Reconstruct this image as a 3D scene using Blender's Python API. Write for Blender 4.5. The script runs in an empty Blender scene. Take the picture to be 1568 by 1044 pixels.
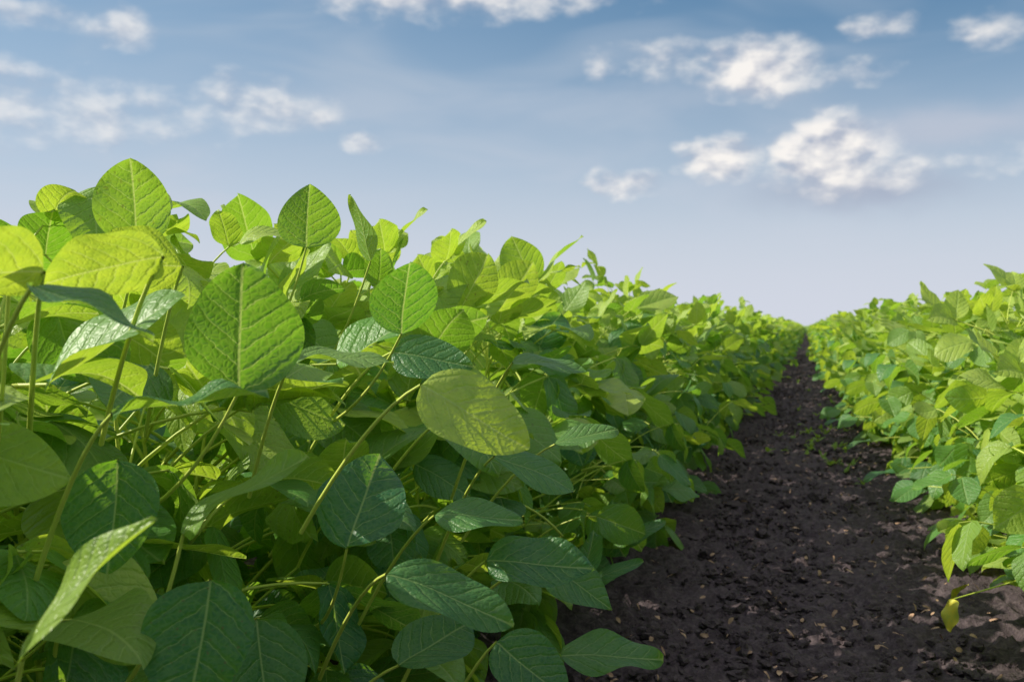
import bpy, math, random
import numpy as np
from mathutils import Vector, noise, Matrix

scene = bpy.context.scene
rad = math.radians
SUN_AZ = -96.0   # clockwise from +Y
SUN_EL = 36.0

# ------------------------------------------------------------------ node helpers
class NT:
    def __init__(s, tree): s.t = tree; s.n = tree.nodes; s.l = tree.links
    def node(s, typ, **kw):
        n = s.n.new(typ)
        for k, v in kw.items(): setattr(n, k, v)
        return n
    def put(s, sock, val):
        if isinstance(val, bpy.types.NodeSocket): s.l.new(val, sock)
        elif val is not None: sock.default_value = val
    def math(s, op, a, b=None, c=None, clamp=False):
        n = s.node('ShaderNodeMath', operation=op, use_clamp=clamp)
        s.put(n.inputs[0], a)
        if b is not None: s.put(n.inputs[1], b)
        if c is not None: s.put(n.inputs[2], c)
        return n.outputs[0]
    def mix(s, f, a, b, blend='MIX'):
        n = s.node('ShaderNodeMix', data_type='RGBA', blend_type=blend)
        s.put(n.inputs[0], f); s.put(n.inputs[6], a); s.put(n.inputs[7], b)
        return n.outputs[2]
    def smooth(s, x, lo, hi, a=0.0, b=1.0):
        n = s.node('ShaderNodeMapRange', interpolation_type='SMOOTHSTEP')
        s.put(n.inputs[0], x); s.put(n.inputs[1], lo); s.put(n.inputs[2], hi)
        s.put(n.inputs[3], a); s.put(n.inputs[4], b)
        return n.outputs[0]
    def noise(s, vec, scale, detail=4.0, rough=0.55, dist=0.0):
        n = s.node('ShaderNodeTexNoise')
        if vec is not None: s.l.new(vec, n.inputs['Vector'])
        n.inputs['Scale'].default_value = scale
        n.inputs['Detail'].default_value = detail
        n.inputs['Roughness'].default_value = rough
        n.inputs['Distortion'].default_value = dist
        return n.outputs[0]

def C(r, g, b): return (r, g, b, 1.0)

# ------------------------------------------------------------------ world
world = bpy.data.worlds.new("World"); scene.world = world
world.use_nodes = True
W = NT(world.node_tree); W.n.clear()
STR = 0.15
sky = W.node('ShaderNodeTexSky', sky_type='NISHITA', sun_disc=False)
sky.sun_elevation = rad(SUN_EL); sky.sun_rotation = rad(SUN_AZ % 360)
sky.air_density = 1.0; sky.dust_density = 0.6; sky.ozone_density = 2.0
tc = W.node('ShaderNodeTexCoord')
sep = W.node('ShaderNodeSeparateXYZ'); W.l.new(tc.outputs['Generated'], sep.inputs[0])
az = W.math('MULTIPLY', W.math('ARCTAN2', sep.outputs[0], sep.outputs[1]), 180/math.pi)
el = W.math('MULTIPLY', W.math('ARCSINE', sep.outputs[2]), 180/math.pi)
cmb = W.node('ShaderNodeCombineXYZ'); W.put(cmb.inputs[0], az); W.put(cmb.inputs[1], W.math('MULTIPLY', el, 1.6))
p = cmb.outputs[0]
wz = W.node('ShaderNodeTexNoise'); W.l.new(p, wz.inputs['Vector']); wz.inputs['Scale'].default_value = 0.45; wz.inputs['Detail'].default_value = 2
ws = W.node('ShaderNodeSeparateColor'); W.l.new(wz.outputs['Color'], ws.inputs[0])
azw = W.math('ADD', az, W.math('MULTIPLY', W.math('SUBTRACT', ws.outputs[0], 0.5), 2.2))
elw = W.math('ADD', el, W.math('MULTIPLY', W.math('SUBTRACT', ws.outputs[1], 0.5), 1.3))
blobs = [(-2.6,14.1,2.7,1.6,1.2),(-8.3,14.6,3.0,1.0,.52),(-4.6,9.3,2.1,1.15,1.05),(1.2,9.3,2.9,1.9,1.3),(4.6,8.4,2.0,.9,.65),
 (-9.9,8.0,1.7,.75,.8),(-42.5,11.2,8.0,1.7,.6),(-31.3,12.1,4.0,1.3,.7),(-20,18.8,9,1.5,.9),(-37.8,15.4,1.4,.9,.85),
 (-42.5,15.6,3.4,.6,.55),(3.5,15.6,1.7,.6,.55),(9.4,15.0,1.6,.9,.58),(9.5,8.7,3.0,.6,.35),(2.4,13.4,2.0,.6,.45),
 (-24.9,10.4,1.2,.5,.55),(-27.5,11.7,1.3,.6,.6),
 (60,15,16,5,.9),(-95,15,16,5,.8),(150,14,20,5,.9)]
acc = None
for (a0, e0, ra, re, d) in blobs:
    dx = W.math('MULTIPLY', W.math('SUBTRACT', azw, a0), 1/ra)
    dy = W.math('MULTIPLY', W.math('SUBTRACT', elw, e0), 1/re)
    r2 = W.math('MULTIPLY_ADD', dx, dx, W.math('MULTIPLY', dy, dy))
    v = W.math('MULTIPLY_ADD', r2, -0.5*d, d)
    acc = v if acc is None else W.math('MAXIMUM', acc, v)
acc = W.math('MAXIMUM', acc, -0.9)
acc = W.math('MAXIMUM', acc, W.smooth(el, 24, 36, -0.9, 0.70))   # bright high cloud out of view, added to raise ambient light
def shifted(dx, dy, det):
    m = W.node('ShaderNodeVectorMath', operation='ADD'); W.l.new(p, m.inputs[0]); m.inputs[1].default_value = (dx, dy, 0)
    return W.noise(m.outputs[0], 0.45, det, 0.48, 0.0)
n0 = shifted(0, 0, 4.0); n1 = shifted(-0.4, 1.0, 3.0)
dens = W.math('ADD', acc, W.math('MULTIPLY', W.math('SUBTRACT', n0, 0.5), 1.8))
cov = W.smooth(dens, -0.05, 1.25)
lit = W.math('ADD', 0.62, W.math('MULTIPLY', W.math('SUBTRACT', n0, n1), 3.4), clamp=True)
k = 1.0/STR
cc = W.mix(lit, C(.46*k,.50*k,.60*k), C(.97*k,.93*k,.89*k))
cmb2 = W.node('ShaderNodeCombineXYZ'); W.put(cmb2.inputs[0], W.math('MULTIPLY', az, 0.35)); W.put(cmb2.inputs[1], W.math('MULTIPLY', el, 1.3))
vn = W.noise(cmb2.outputs[0], 0.20, 3.0, 0.5, 0.5)
left = W.smooth(az, -42, 4, .34, 0.0)
veil = W.math('ADD', W.smooth(vn, 0.42, 0.72, 0.0, 0.42), left)
hz = W.math('EXPONENT', W.math('MULTIPLY', W.math('POWER', W.math('MULTIPLY', W.math('MAXIMUM', el, 0.0), 1/12.0), 2.0), -1.0))
tint = W.mix(1.0, sky.outputs[0], C(.23,.52,.62), 'MULTIPLY')
tint = W.mix(W.smooth(el, 20, 50), tint, sky.outputs[0])
c1 = W.mix(veil, tint, C(.42*k,.51*k,.62*k))
c2 = W.mix(hz, c1, C(.64*k,.675*k,.77*k))
def soft(a0, e0, ra, re, amt):
    dx = W.math('MULTIPLY', W.math('SUBTRACT', azw, a0), 1/ra); dy = W.math('MULTIPLY', W.math('SUBTRACT', elw, e0), 1/re)
    return W.math('MULTIPLY', W.math('EXPONENT', W.math('MULTIPLY', W.math('MULTIPLY_ADD', dx, dx, W.math('MULTIPLY', dy, dy)), -1.0)), amt)
c2 = W.mix(soft(2.5, 7.4, 5.0, 1.0, .7), c2, C(.37*k,.41*k,.53*k))
c2 = W.mix(soft(7, 10.3, 7.0, 1.1, .55), c2, C(.56*k,.58*k,.67*k))
c2 = W.mix(soft(-5, 12.9, 6.0, .9, .5), c2, C(.42*k,.50*k,.62*k))
c2 = W.mix(soft(-16, 12.4, 9.0, 1.0, .4), c2, C(.46*k,.54*k,.66*k))
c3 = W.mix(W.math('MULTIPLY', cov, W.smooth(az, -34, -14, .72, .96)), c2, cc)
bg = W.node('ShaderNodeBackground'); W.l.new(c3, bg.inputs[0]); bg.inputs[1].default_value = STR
wo = W.node('ShaderNodeOutputWorld'); W.l.new(bg.outputs[0], wo.inputs[0])

# ------------------------------------------------------------------ materials
def new_mat(name):
    m = bpy.data.materials.new(name); m.use_nodes = True
    t = NT(m.node_tree); t.n.clear()
    out = t.node('ShaderNodeOutputMaterial')
    return m, t, out

def leaf_material(name, detail=True):
    m, t, out = new_mat(name)
    uv = t.node('ShaderNodeUVMap'); uv.uv_map = "UVMap"
    s = t.node('ShaderNodeSeparateXYZ'); t.l.new(uv.outputs[0], s.inputs[0])
    u = s.outputs[0]
    vs = t.math('MULTIPLY', t.math('SUBTRACT', s.outputs[1], 0.5), 2.0)
    v = t.math('ABSOLUTE', vs)
    at = t.node('ShaderNodeAttribute'); at.attribute_name = 'lr'
    asx = t.node('ShaderNodeSeparateXYZ'); t.l.new(at.outputs['Vector'], asx.inputs[0])
    r1, r2, r3 = asx.outputs[0], asx.outputs[1], asx.outputs[2]
    wshape = t.math('MULTIPLY', t.math('POWER', t.math('MAXIMUM', u, 0.0001), 0.55), t.math('POWER', t.math('SUBTRACT', 1.0, t.math('MINIMUM', u, .999)), 0.8))
    yy = t.math('MULTIPLY', v, wshape)
    mid = t.smooth(yy, 0.003, 0.014, 1.0, 0.0)
    dark = C(.016,.130,.058); mid_c = C(.115,.320,.042); yel = C(.52,.64,.095)
    base = t.mix(r1, dark, mid_c)
    base = t.mix(t.smooth(r2, 0.38, 1.0), base, yel)
    bs = t.node('ShaderNodeBsdfPrincipled')
    tl = t.node('ShaderNodeBsdfTranslucent')
    geo = t.node('ShaderNodeNewGeometry')
    trd, trl = C(.22,.52,.020), C(.74,.90,.055)
    if detail:
        cmbv = t.node('ShaderNodeCombineXYZ'); t.put(cmbv.inputs[0], u); t.put(cmbv.inputs[1], t.math('MULTIPLY', vs, wshape)); t.put(cmbv.inputs[2], t.math('MULTIPLY', r1, 7.0))
        mott = t.noise(cmbv.outputs[0], 7.0, 3.0, 0.55)
        wob = t.math('MULTIPLY', t.math('SUBTRACT', mott, 0.5), 0.10)
        sv = t.math('SUBTRACT', t.math('ADD', u, wob), t.math('MULTIPLY', yy, t.math('ADD', 0.65, t.math('MULTIPLY', yy, 0.7))))
        sv = t.math('ADD', sv, t.math('MULTIPLY', t.math('SIGN', vs), 0.03))
        tri = t.math('ABSOLUTE', t.math('SUBTRACT', t.math('FRACT', t.math('MULTIPLY', t.math('ADD', sv, 0.22), 6.3)), 0.5))
        lat = t.smooth(tri, 0.01, 0.05, 1.0, 0.0)
        lat = t.math('MULTIPLY', lat, t.smooth(v, 0.45, 1.0, 1.0, 0.1))
        vein = t.math('MAXIMUM', mid, t.math('MULTIPLY', lat, 0.7))
        vridge = t.math('MAXIMUM', t.smooth(yy, 0.0, 0.05, 1.0, 0.0), t.smooth(tri, 0.0, 0.25, .65, 0.0))
        vo = t.node('ShaderNodeTexVoronoi', feature='DISTANCE_TO_EDGE'); t.l.new(cmbv.outputs[0], vo.inputs['Vector']); vo.inputs['Scale'].default_value = 20
        net = t.smooth(vo.outputs['Distance'], 0.0, 0.28, 1.0, 0.0)
        base = t.mix(t.math('MULTIPLY', t.smooth(mott, .35, .75), .30), base, C(.20,.38,.08))
        top = t.mix(t.math('MULTIPLY', vein, 0.5), base, C(.46,.60,.20))
        top = t.mix(t.math('MULTIPLY', net, 0.12), top, C(.32,.48,.16))
        und = t.mix(0.30, base, C(.22,.34,.09))
        und = t.mix(t.math('MULTIPLY', vein, 0.85), und, C(.64,.72,.24))
        und = t.mix(t.math('MULTIPLY', net, 0.20), und, C(.40,.52,.16))
        spots = t.noise(cmbv.outputs[0], 22.0, 1.0, 0.5)
        spot = t.math('MULTIPLY', t.smooth(spots, .68, .74), t.smooth(r3, .5, .85))
        col = t.mix(geo.outputs['Backfacing'], top, und)
        col = t.mix(t.math('MULTIPLY', spot, .6), col, C(.22,.17,.06))
        tr = t.mix(r1, trd, trl)
        tr = t.mix(t.math('MULTIPLY', t.smooth(mott, .3, .75), .35), tr, C(.14,.38,.015))
        tr = t.mix(t.math('MULTIPLY', net, .2), tr, C(.6,.8,.09))
        tr = t.mix(t.math('MULTIPLY', vein, 0.55), tr, C(.88,.92,.28))
        tr = t.mix(t.math('MULTIPLY', spot, .6), tr, C(.22,.17,.04))
        h = t.math('SUBTRACT', t.math('MULTIPLY', mott, 0.9), vridge)
        h = t.math('SUBTRACT', h, t.math('MULTIPLY', net, 0.24))
        bp = t.node('ShaderNodeBump'); bp.inputs['Strength'].default_value = 0.75; bp.inputs['Distance'].default_value = 0.0016
        t.put(bp.inputs['Height'], h)
        t.l.new(bp.outputs[0], bs.inputs['Normal']); t.l.new(bp.outputs[0], tl.inputs['Normal'])
    else:
        col = t.mix(t.math('MULTIPLY', mid, .5), base, C(.46,.60,.18))
        col = t.mix(t.math('MULTIPLY', geo.outputs['Backfacing'], .4), col, C(.28,.40,.11))
        tr = t.mix(r1, trd, trl)
    t.l.new(col, bs.inputs['Base Color'])
    t.put(bs.inputs['Roughness'], t.math('ADD', 0.36, t.math('MULTIPLY', r3, 0.14)))
    bs.inputs['Specular IOR Level'].default_value = 0.5
    t.l.new(tr, tl.inputs[0])
    mx = t.node('ShaderNodeMixShader'); mx.inputs[0].default_value = 0.42
    t.l.new(bs.outputs[0], mx.inputs[1]); t.l.new(tl.outputs[0], mx.inputs[2])
    t.l.new(mx.outputs[0], out.inputs[0])
    return m

def stem_material():
    m, t, out = new_mat("soybean_stem")
    tcn = t.node('ShaderNodeTexCoord')
    n = t.noise(tcn.outputs['Object'], 30, 3)
    col = t.mix(n, C(.42,.56,.06), C(.80,.82,.18))
    bs = t.node('ShaderNodeBsdfPrincipled'); t.l.new(col, bs.inputs['Base Color']); bs.inputs['Roughness'].default_value = .5
    t.l.new(bs.outputs[0], out.inputs[0])
    return m

def soil_material():
    m, t, out = new_mat("dark_soil")
    tcn = t.node('ShaderNodeTexCoord'); o = tcn.outputs['Object']
    n1 = t.noise(o, 6, 5, .65); n2 = t.noise(o, 70, 4, .7); n3 = t.noise(o, 260, 2, .6)
    c = t.mix(t.smooth(n1, .3, .7), C(.042,.030,.035), C(.080,.060,.066))
    c = t.mix(t.smooth(n2, .35, .72), c, C(.140,.106,.112))
    c = t.mix(t.smooth(n3, .62, .78, 0, .5), c, C(.24,.16,.13))
    bs = t.node('ShaderNodeBsdfPrincipled'); t.l.new(c, bs.inputs['Base Color']); bs.inputs['Roughness'].default_value = .95
    bs.inputs['Specular IOR Level'].default_value = .2
    b1 = t.node('ShaderNodeBump'); b1.inputs['Strength'].default_value = 1.0; b1.inputs['Distance'].default_value = .006
    t.put(b1.inputs['Height'], t.math('ADD', n2, t.math('MULTIPLY', n3, .4)))
    t.l.new(b1.outputs[0], bs.inputs['Normal']); t.l.new(bs.outputs[0], out.inputs[0])
    return m

def simple_mat(name, c1, c2, scale=20, rough=.8):
    m, t, out = new_mat(name)
    tcn = t.node('ShaderNodeTexCoord')
    col = t.mix(t.smooth(t.noise(tcn.outputs['Object'], scale, 5, .65), .3, .7), C(*c1), C(*c2))
    bs = t.node('ShaderNodeBsdfPrincipled'); t.l.new(col, bs.inputs['Base Color']); bs.inputs['Roughness'].default_value = rough
    t.l.new(bs.outputs[0], out.inputs[0])
    return m

M_leaf = leaf_material("soybean_leaf")
M_leaf2 = leaf_material("soybean_leaf_plain", False)
M_stem = stem_material()
M_soil = soil_material()
M_straw = simple_mat("dry_residue", (.30,.17,.11), (.60,.38,.24), 60)
M_yleaf = simple_mat("yellow_leaf", (.72,.58,.04), (.46,.50,.06), 40, .5)
M_far = simple_mat("distant_leaves", (.13,.25,.045), (.34,.46,.10), 2.5, .7)

# ------------------------------------------------------------------ mesh builder
class MB:
    def __init__(s): s.v=[]; s.f=[]; s.uv=[]; s.lr=[]; s.m=[]; s.n=0
    def add(s, V, F, UV, lr, mat):
        s.v.append(V); s.f.append(F + s.n); s.uv.append(UV)
        s.lr.append(np.tile(np.array(lr, dtype=np.float32), (len(V), 1))); s.m.append(np.full(len(F), mat, dtype=np.int32)); s.n += len(V)
    def pack(s):
        return [np.concatenate(s.v).astype(np.float32), np.concatenate(s.f).astype(np.int32), np.concatenate(s.uv).astype(np.float32), np.concatenate(s.lr), np.concatenate(s.m)]

def to_mesh(parts, name, mats):
    off = 0; Fs = []
    for P in parts: Fs.append(P[1]+off); off += len(P[0])
    V = np.concatenate([P[0] for P in parts]); F = np.concatenate(Fs); UV = np.concatenate([P[2] for P in parts])
    LR = np.concatenate([P[3] for P in parts]); M = np.concatenate([P[4] for P in parts])
    me = bpy.data.meshes.new(name)
    me.vertices.add(len(V)); me.vertices.foreach_set('co', np.ascontiguousarray(V, dtype=np.float32).ravel())
    me.loops.add(F.size); me.loops.foreach_set('vertex_index', np.ascontiguousarray(F, dtype=np.int32).ravel())
    me.polygons.add(len(F)); me.polygons.foreach_set('loop_start', np.arange(len(F), dtype=np.int32)*4)
    for mm in mats: me.materials.append(mm)
    me.polygons.foreach_set('material_index', M.astype(np.int32))
    me.polygons.foreach_set('use_smooth', np.ones(len(F), dtype=bool))
    uvl = me.uv_layers.new(name="UVMap")
    uvl.data.foreach_set('uv', UV[F.ravel()].ravel())
    a = me.attributes.new('lr', 'FLOAT_VECTOR', 'POINT'); a.data.foreach_set('vector', LR.astype(np.float32).ravel())
    me.update(calc_edges=True)
    return me

def grid_faces(a, b):
    i = np.arange(a-1)[:,None]*b + np.arange(b-1)[None,:]
    i = i.ravel()
    return np.stack([i, i+b, i+b+1, i+1], axis=1)

def tube(mb, pts, radii, sides=6, mat=1, lr=(.5,.5,.5)):
    pts = [Vector(p) for p in pts]; n = len(pts)
    V = []
    for i, pnt in enumerate(pts):
        d = (pts[min(i+1,n-1)] - pts[max(i-1,0)]).normalized()
        a = d.orthogonal().normalized() if i == 0 else (pa - d*pa.dot(d)).normalized()
        pa = a; b = d.cross(a)
        for k2 in range(sides):
            th = 2*math.pi*k2/sides
            V.append(pnt + (a*math.cos(th) + b*math.sin(th))*radii[i])
    F = []
    for i in range(n-1):
        for k2 in range(sides):
            F.append([i*sides+k2, i*sides+(k2+1)%sides, (i+1)*sides+(k2+1)%sides, (i+1)*sides+k2])
    V = np.array([tuple(x) for x in V]); mb.add(V, np.array(F), np.zeros((len(V),2)), lr, mat)

LOD = {0:(20,13), 1:(8,7), 2:(5,5)}
def leaflet(mb, org, az_, pitch, roll, L, Wd, lod, R, mat=0, lr=None, fold=None, bend=None):
    f = Vector((math.cos(az_)*math.cos(pitch), math.sin(az_)*math.cos(pitch), math.sin(pitch)))
    s = Vector((-math.sin(az_), math.cos(az_), 0))
    n = f.cross(s)
    s2 = s*math.cos(roll) + n*math.sin(roll); n2 = f.cross(s2)
    nu, nv = LOD[lod]
    u = (1-np.cos(np.linspace(0, math.pi, nu)))/2; u = .5*u + .5*np.linspace(0,1,nu)
    v = np.linspace(-1, 1, nv)
    U, Vv = np.meshgrid(u, v, indexing='ij')
    e1, e2 = R.uniform(.46,.58), R.uniform(.64,.86)
    sh = (U**e1)*((1-U)**e2); sh = sh/sh.max()
    w = Wd*.5*sh
    if fold is None: fold = R.uniform(-.15,.50)
    if bend is None: bend = R.gauss(.45,.5)
    th = bend*u
    du = np.diff(u, prepend=0)
    xs = np.cumsum(np.cos(th)*du)*L; zs = -np.cumsum(np.sin(th)*du)*L
    lat = R.gauss(0,.12)
    Y = Vv*w*(1 + lat*np.sign(Vv)*.4) + (lat*L*.35)*U**2
    ph = R.uniform(0,6); ph2 = R.uniform(0,6); k1 = R.uniform(6,12); am = R.uniform(.015,.06)*L; tw = R.gauss(0,.25)
    Z = zs[:,None] + fold*np.abs(Vv*w) - .35*fold*np.abs(Vv*w)*np.abs(Vv) + am*np.sin(k1*U+ph+(Vv>0)*2)*Vv**2
    Z = Z + tw*U*Vv*w + .02*L*np.sin(5*U+ph2+2.5*Vv)*np.minimum(1,3*U)
    X = np.repeat(xs[:,None], nv, 1)
    f_=np.array(f); s_v=np.array(s2); n_=np.array(n2)
    P = np.array(org) + X[...,None]*f_ + Y[...,None]*s_v + Z[...,None]*n_
    UV = np.stack([U, Vv*.5+.5], -1).reshape(-1,2)
    if lr is None: lr = (R.random(), R.random(), R.random())
    mb.add(P.reshape(-1,3), grid_faces(nu,nv), UV, lr, mat)

def trifoliate(mb, start, az_, elev, plen, L, lod, R, pitch, age_shade=1.0):
    start = Vector(start)
    h = Vector((math.cos(az_), math.sin(az_), 0))
    d0 = h*math.cos(elev+.25) + Vector((0,0,math.sin(elev+.25)))
    d1 = h*math.cos(elev-.25) + Vector((0,0,math.sin(elev-.25)))
    p1 = start + d0*plen*.5; p2 = p1 + d1*plen*.5
    npt = 7 if lod == 0 else (4 if lod == 1 else 3)
    pts = []
    for i in range(npt):
        t = i/(npt-1); pts.append(start*(1-t)**2 + p1*2*t*(1-t) + p2*t*t)
    rr = .0020*(L/.1)
    tube(mb, pts, [rr*(1.15-.4*i/(npt-1)) for i in range(npt)], 6 if lod==0 else 3)
    base_lr = R.random()
    def lr():
        return (min(1,max(0,base_lr + R.gauss(0,.15))), min(1,max(0, R.random()*.66 + .6*(1-age_shade) )), R.random())
    rl = L*.22; q = p2 + (h*math.cos(elev-.5) + Vector((0,0,math.sin(elev-.5))))*rl
    if lod < 2: tube(mb, [p2, q], [rr*.75, rr*.6], 5 if lod==0 else 3)
    leaflet(mb, q, az_+R.gauss(0,.2), pitch+R.gauss(0,.3), R.gauss(0,.45), L*R.uniform(.92,1.15), L*R.uniform(.66,.82), lod, R, lr=lr())
    for sgn in (-1,1):
        a2 = az_ + sgn*R.uniform(1.0,1.65)
        q2 = p2 + Vector((math.cos(a2), math.sin(a2), 0))*.006
        if lod == 0: tube(mb, [p2, q2], [rr*.7, rr*.6], 3)
        leaflet(mb, q2, a2, pitch*.8+R.gauss(0,.38), R.gauss(0,.5)-sgn*.15, L*R.uniform(.8,1.02), L*R.uniform(.62,.77), lod, R, lr=lr())

def soy_plant(seed, lod):
    R = random.Random(seed); mb = MB()
    H = R.uniform(.50,.56)
    lx, ly = R.uniform(-.04,.04), R.uniform(-.04,.04)
    def sp(t): return Vector((lx*t + .008*math.sin(7*t+seed), ly*t + .008*math.cos(6*t+seed*2), H*t - .01*(1-t)))
    ns = 12 if lod==0 else 5
    tube(mb, [sp(i/(ns-1)) for i in range(ns)], [.0045-.0028*i/(ns-1) for i in range(ns)], 7 if lod==0 else 4)
    nn = 19; side = R.choice([0, math.pi])
    for i in range(nn):
        t = .06 + .94*(i/(nn-1))
        side += math.pi
        a = side + R.gauss(0,.7)
        if t < .35: pl, elv, L = R.uniform(.18,.33), rad(R.uniform(2,32)), R.uniform(.075,.108)
        elif t < .8: pl, elv, L = R.uniform(.15,.28), rad(R.uniform(18,50)), R.uniform(.085,.118)
        else: pl, elv, L = R.uniform(.07,.18), rad(R.uniform(35,68)), R.uniform(.06,.095)
        pm = -34 + 52*t
        pitch = rad(R.gauss(pm, 24))
        if t > .7 and R.random() < .4: pitch = rad(R.uniform(25,75))
        trifoliate(mb, sp(t), a, elv, pl, L, lod, R, pitch, age_shade=1-max(0,t-.3)*1.6)  # upper leaves yellower: young growth, plus sunlit tops put into the colour
    for b in range(2 if lod else 4):
        t0 = R.uniform(.08,.3); a = R.choice([0,math.pi]) + R.gauss(0,.5); bl = R.uniform(.18,.32); e = rad(R.uniform(20,55))
        s0 = sp(t0); s1 = s0 + Vector((math.cos(a)*math.cos(e), math.sin(a)*math.cos(e), math.sin(e)))*bl
        tube(mb, [s0, (s0+s1)/2+Vector((0,0,-.01)), s1], [.003,.0025,.0015], 5)
        for j in range(3):
            pnt = s0.lerp(s1, .4+.3*j)
            trifoliate(mb, pnt, a+R.gauss(0,.9), rad(R.uniform(5,45)), R.uniform(.07,.16), R.uniform(.07,.10), lod, R, rad(R.gauss(-20,20)))
    return mb.pack()

hi = [soy_plant(100+i, 0) for i in range(12)]
mi = [soy_plant(300+i, 1) for i in range(12)]
lo = [soy_plant(500+i, 2) for i in range(10)]
coll = scene.collection
RR = random.Random(7)

def placed(P, x, y, rz, sx, sz, R, warm=0.0):
    c, s_ = math.cos(rz), math.sin(rz)
    M = np.array([[c,-s_,0],[s_,c,0],[0,0,1]]) @ np.diag([sx,sx,sz])
    tx, ty = R.gauss(0,.05), R.gauss(0,.05)
    M = np.array([[1,0,tx],[0,1,ty],[0,0,1]]) @ M
    V = P[0] @ M.T + np.array([x,y,0])
    LR = P[3].copy(); LR[:,0] = np.clip(LR[:,0] + R.uniform(-.12,.12) + warm, 0, 1); LR[:,1] = np.clip(LR[:,1] + R.uniform(-.1,.14) + warm, 0, 1)
    return [V.astype(np.float32), P[1], P[2], LR, P[4]]

def strip(lst, y0, y1, sp_, xf, hf, name, mats, R, sx=1.0, jig=.03, sdh=.05, warm=0.0):
    parts = []; y = y0
    while y < y1:
        parts.append(placed(R.choice(lst), xf(y) + R.gauss(0,jig), y, R.choice([0,math.pi]) + R.gauss(0,.3), sx, hf(y)*(1+R.gauss(0,sdh)), R, warm))
        y += sp_*R.uniform(.8,1.2)
    return to_mesh(parts, name, mats)

def add(me, name, parent=None, loc=(0,0,0), rot=(0,0,0)):
    o = bpy.data.objects.new(name, me); coll.objects.link(o); o.location = loc; o.rotation_euler = rot
    if parent: o.parent = parent
    return o
def empty(name):
    e = bpy.data.objects.new(name, None); coll.objects.link(e); return e

DET = [M_leaf, M_stem]; PLN = [M_leaf2, M_stem]
zero = lambda y: 0.0
one = lambda y: 1.0
SEG = 2.0
seg_lo = [strip(lo, 0, SEG*2, .15, zero, one, "plants_segment_far", PLN, random.Random(60+i), 1.1, .05, .05, .08) for i in range(5)]
seg_side = [strip(mi, 0, SEG, .17, zero, one, "plants_segment_side", PLN, random.Random(80+i)) for i in range(3)]

def make_segments(e, xf, y0, y1, segs, ln, hs):
    y = y0
    while y < y1:
        flip = RR.random() < .5
        xc = xf(y+ln/2)
        o = add(RR.choice(segs), "plants", e, (xc, y + (ln if flip else 0), 0), (0,0,math.pi if flip else 0))
        o.scale = (1,1,hs*RR.uniform(.96,1.05))
        y += ln

xl = lambda y: -.64 - .15*max(0,min(1,(1.7-y)/.7))
hl = lambda y: (.97 if y < 1.1 else 1.05 if y < 2.4 else 1.0)*(1 + .04*math.sin(y*2.3))
row_left = empty("soybean_row")
add(strip(mi, -1.2, -.2, .13, xl, hl, "plants_behind", PLN, random.Random(1)), "plants_behind", row_left)
add(strip(hi, -.2, 3.2, .09, xl, hl, "plants_near", DET, random.Random(12), sdh=.03), "plants_near", row_left)
add(strip(mi, 3.2, 9.0, .10, xl, hl, "plants_middle", DET, random.Random(3)), "plants_middle", row_left)
make_segments(row_left, xl, 9.0, 85, seg_lo, SEG*2, 1.0)
xr = lambda y: .66 - .12*max(0,min(1,(y-1.5)/3.5))
hr = lambda y: .96*(1 + .04*math.sin(y*1.9+1))
row_right = empty("soybean_row")
add(strip(mi, -1.2, 9.0, .10, xr, hr, "plants_near", DET, random.Random(5), warm=.14), "plants_near", row_right)  # warm shift puts sunlit brightness into this row's leaf colour
make_segments(row_right, xr, 9.0, 85, seg_lo, SEG*2, .95)
for x in (-1.38,-2.08,-2.78):
    e = empty("soybean_row"); make_segments(e, lambda y: x, -1.2, 9, seg_side, SEG, 1.0); make_segments(e, lambda y: x, 8.8, 50, seg_lo, SEG*2, 1.0)
for x in (1.32,2.02):
    e = empty("soybean_row"); make_segments(e, lambda y: x, -1.2, 9, seg_side, SEG, .95); make_segments(e, lambda y: x, 8.8, 50, seg_lo, SEG*2, .95)

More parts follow.
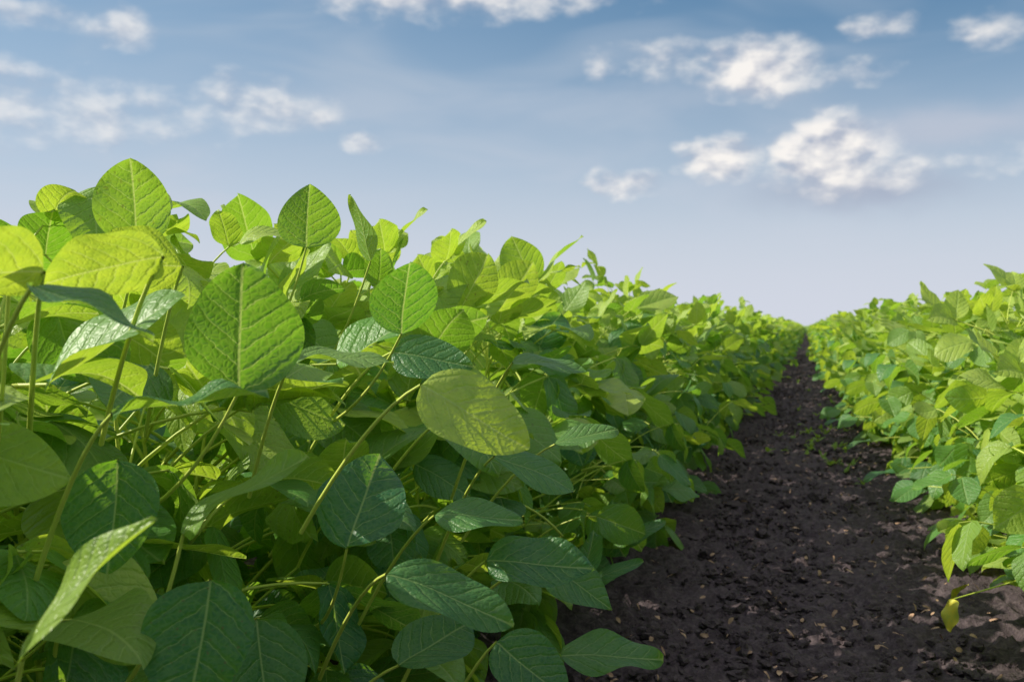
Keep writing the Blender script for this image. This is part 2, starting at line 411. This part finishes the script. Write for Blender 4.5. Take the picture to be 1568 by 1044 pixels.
# individual leaves on the path side of the nearest plants: (base xyz, heading deg, pitch, roll, length, width, tone)
near_leaves = [
 ((-.613,.809,.626), 305, 78, 5, .085,.070,(.4,.4,.7)),
 ((-.554,1.035,.641), 300, 76,-5, .076,.072,(.3,.4,.9)),
 ((-.483,1.056,.625), 225, 80, 0, .080,.058,(.8,.5,.3)),
 ((-.394,.634,.503), 300, 74,-12, .098,.082,(.1,.2,.6)),
 ((-.371,.881,.543), 300, 76, 10, .072,.068,(.0,.1,.3)),
 ((-.279,.700,.506), 14,-30, 50, .095,.062,(1,1,.3)),
 ((-.377,.775,.360), 90, 52, 8, .098,.076,(.0,.2,.3)),
 ((-.304,.692,.363), 12,-14, 30, .105,.052,(.3,.3,.5)),
 ((-.215,.878,.250), 14, 4, 32, .098,.052,(.4,.4,.3)),
 ((-.278,.856,.338), 8, 0, 42, .098,.056,(.1,.2,.3)),
 ((-.400,.924,.524), 8,-6, 55, .084,.056,(.2,.2,.5)),
 ((-.254,.811,.280), 350,-34, 45, .075,.058,(.1,.3,.3)),
 ((-.452,.480,.575), 245, 55, 0, .068,.066,(1,.9,.3)),
 ((-.375,.520,.592), 196,-5, 45, .072,.058,(1,1,.2)),
 ((-.405,.455,.580), 232, 0, 40, .068,.060,(1,.95,.2)),
 ((-.500,.720,.600), 200, 5, 45, .078,.064,(1,.9,.2)),
 ((-.465,.592,.456), 305,-72, 5, .078,.066,(.1,.1,.3)),
 ((-.374,.567,.384), 290,-62, -8, .080,.070,(.0,.1,.8)),
 ((-.34,.80,.255), 60, 20, 10, .085,.062,(.2,.2,.3)),
 ((-.30,.95,.42), 20, -20, 20, .09,.06,(.5,.4,.3)),
 ((-.27,1.02,.30), 5, -25, 35, .09,.065,(.3,.3,.3)),
 ((-.36,1.0,.46), 330, -35, 20, .09,.07,(.5,.5,.3)),
 ((-.45,.75,.30), 310, -50, 0, .09,.072,(.2,.3,.3)),
 ((-.402,.507,.497), 16, 12, 5, .094,.050,(.4,.3,.3)),
 ((-.391,.562,.414), 16, 42, 20, .096,.045,(.5,.6,.3)),
 ((-.341,.368,.399), 16, 60, 25, .089,.045,(.8,.7,.3)),
 ((-.373,.411,.570), 14,-17, 12, .066,.050,(.4,.3,.3)),
 ((-.395,.717,.524), 16, 6, 8, .081,.055,(.5,.6,.3)),
 ((-.312,1.055,.510), 15, 3, 8, .087,.055,(.4,.5,.3)),
 ((-.291,1.165,.408), 20, 22, 15, .080,.042,(.4,.5,.3)),
 ((-.323,.843,.379), 14, 2, 18, .080,.052,(.5,.3,.3)),
]
def near_foliage():
    R = random.Random(11); mb = MB()
    for (b, a, pt, rl, L, Wd, lr) in near_leaves:
        leaflet(mb, b, rad(a), rad(pt), rad(rl), L, Wd, 0, R, lr=lr, fold=R.uniform(.05,.25), bend=R.uniform(.05,.45))
        b = Vector(b); an = Vector((b.x-R.uniform(.10,.16), b.y+R.uniform(.06,.14), max(.06, b.z-R.uniform(.10,.18))))
        m = an.lerp(b, .6) + Vector((0,0,.03 if pt < 40 else -.04))
        pts = [an*(1-t)**2 + m*2*t*(1-t) + b*t*t for t in [i/8 for i in range(9)]]
        tube(mb, pts, [.0021-.0009*i/8 for i in range(9)], 7)
    add(to_mesh([mb.pack()], "near_shoots", DET), "near_shoots", row_left)
near_foliage()

def weeds():
    R = random.Random(21); mb = MB()
    for i in range(46):
        x = R.choice([R.uniform(-.22,.1), R.uniform(.0,.22)]); y = R.uniform(3.2, 12)
        if i < 26: x = R.gauss(.05,.07); y = R.gauss(4.6,.5)
        for j in range(5):
            leaflet(mb, (x,y,.012), R.uniform(0,6.28), rad(R.uniform(15,60)), 0, R.uniform(.02,.045), R.uniform(.008,.018), 2, R, lr=(.7,.7,.2))
    add(to_mesh([mb.pack()], "weeds", DET), "weeds")
weeds()
def yellow():
    R = random.Random(4); mb = MB()
    leaflet(mb, (.235,1.78,.10), rad(230), rad(-55), .3, .055, .038, 0, R)
    leaflet(mb, (.26,1.80,.12), rad(150), rad(-30), .3, .05, .032, 0, R)
    tube(mb, [(.45,1.86,.08),(.35,1.83,.13),(.235,1.78,.10)], [.0018,.0016,.0012], 6)
    add(to_mesh([mb.pack()], "yellowed_leaf", [M_yleaf, M_stem]), "yellowed_leaf", row_right)
yellow()

# ------------------------------------------------------------------ ground
def build_ground():
    xs = [0.0]; st=.010
    while xs[-1] < 3000:
        if xs[-1] > .46: st *= 1.25
        xs.append(xs[-1]+st)
    xs = [-a for a in xs[:0:-1]] + xs
    ys = [-60,-20,-8,-3,-1,0,.5]
    y = .9
    while y < 3500:
        ys.append(y); y += .008*y if y < 40 else .2*y
    V=[]
    for yy in ys:
        for xx in xs:
            z = 0
            if abs(xx) < 5 and 0 < yy < 60:
                z = .014*noise.fractal(Vector((xx*9,yy*9,0)), .8, 2.0, 4) + .014*noise.fractal(Vector((xx*42,yy*42,3)), .6, 2.0, 3)
                z += .03*max(0, min(1,(abs(xx)-.25)/.3))
                z += .010*noise.noise(Vector((xx*3,yy*1.2,9)))
            V.append((xx,yy,z))
    F = grid_faces(len(ys), len(xs))[:, ::-1]
    me = bpy.data.meshes.new("ground"); me.from_pydata(V, [], F.tolist())
    me.polygons.foreach_set('use_smooth', np.ones(len(me.polygons), dtype=bool)); me.materials.append(M_soil); me.update()
    add(me, "ground")
build_ground()

import bmesh
def ico(sub):
    bm = bmesh.new(); bmesh.ops.create_icosphere(bm, subdivisions=sub, radius=1.0)
    V = np.array([tuple(v.co) for v in bm.verts]); F = np.array([[v.index for v in f.verts] for f in bm.faces]); bm.free(); return V, F
IV, IF = ico(2)
def clods():
    rs = np.random.RandomState(3); VV=[]; FF=[]; n=0
    bases=[]
    for i in range(14):
        off = Vector(rs.uniform(0,50,3).tolist())
        d = np.array([1+.75*noise.fractal(Vector((v*1.3).tolist())+off, .8, 2, 3) for v in IV])
        bases.append(IV*d[:,None])
    for i in range(9500):
        y = .95*math.exp(rs.uniform(0, math.log(20/.95)))
        x = rs.uniform(-.42,.42)
        s = float(np.clip(rs.lognormal(math.log(.0038),.6),.0012,.016))*(1 + y*.035)
        b = bases[rs.randint(14)]*np.array([rs.uniform(.8,1.5),rs.uniform(.8,1.4),rs.uniform(.5,.95)])
        a = rs.uniform(0,6.28); c,s_=math.cos(a),math.sin(a)
        rot = np.array([[c,-s_,0],[s_,c,0],[0,0,1]])
        VV.append((b@rot.T)*s + np.array([x,y,s*.35])); FF.append(IF+n); n+=len(IV)
    me = bpy.data.meshes.new("soil_clods"); me.from_pydata(np.concatenate(VV).tolist(), [], np.concatenate(FF).tolist())
    me.materials.append(M_soil); me.update()
    add(me, "soil_clods")
clods()

def residue():
    R = random.Random(5); mb = MB()
    for i in range(600):
        y = 1.0*math.exp(R.uniform(0, math.log(14))); x = R.uniform(-.35,.35)
        leaflet(mb, (x,y,.018), R.uniform(0,6.28), R.gauss(0,.25), R.gauss(0,.4), R.uniform(.006,.024), R.uniform(.002,.010), 2, R)
    add(to_mesh([mb.pack()], "dry_leaf_litter", [M_straw]), "dry_leaf_litter")
residue()

def far_crop():
    V=[]; ys=[84,84.6]; y=85
    while y < 900: ys.append(y); y*=1.02
    xs=[]
    nx=240
    for i in range(nx+1):
        t=(i/nx*2-1); xs.append(math.copysign(abs(t)**2.2*500, t))
    for j,yy in enumerate(ys):
        for xx in xs:
            V.append((xx,yy, -.05 if j==0 else .55+.13*noise.noise(Vector((xx*1.5,yy*.7,0)))))
    me = bpy.data.meshes.new("distant_field"); me.from_pydata(V, [], grid_faces(len(ys),len(xs))[:,::-1].tolist()); me.materials.append(M_far); me.update()
    add(me, "distant_field")
far_crop()

# ------------------------------------------------------------------ sun, camera
sd = bpy.data.lights.new("sun", 'SUN'); sd.energy = 5.0; sd.angle = rad(.5); sd.color = (1.0,.95,.80)
so = bpy.data.objects.new("sun", sd); coll.objects.link(so)
dirv = Vector((math.sin(rad(SUN_AZ))*math.cos(rad(SUN_EL)), math.cos(rad(SUN_AZ))*math.cos(rad(SUN_EL)), math.sin(rad(SUN_EL))))
so.rotation_euler = dirv.to_track_quat('Z','Y').to_euler(); so.location = dirv*50

cd = bpy.data.cameras.new("camera"); cam = bpy.data.objects.new("camera", cd); coll.objects.link(cam)
cd.lens = 35; cd.sensor_width = 36; cd.clip_start = .02; cd.clip_end = 6000
cam.location = (0,0,.55); cam.rotation_euler = (rad(90-.83), 0, rad(16.5))
cd.dof.use_dof = True; cd.dof.focus_distance = .98; cd.dof.aperture_fstop = 14
scene.camera = cam
scene.view_settings.view_transform = 'Standard'; scene.view_settings.look = 'None'; scene.view_settings.exposure = 0
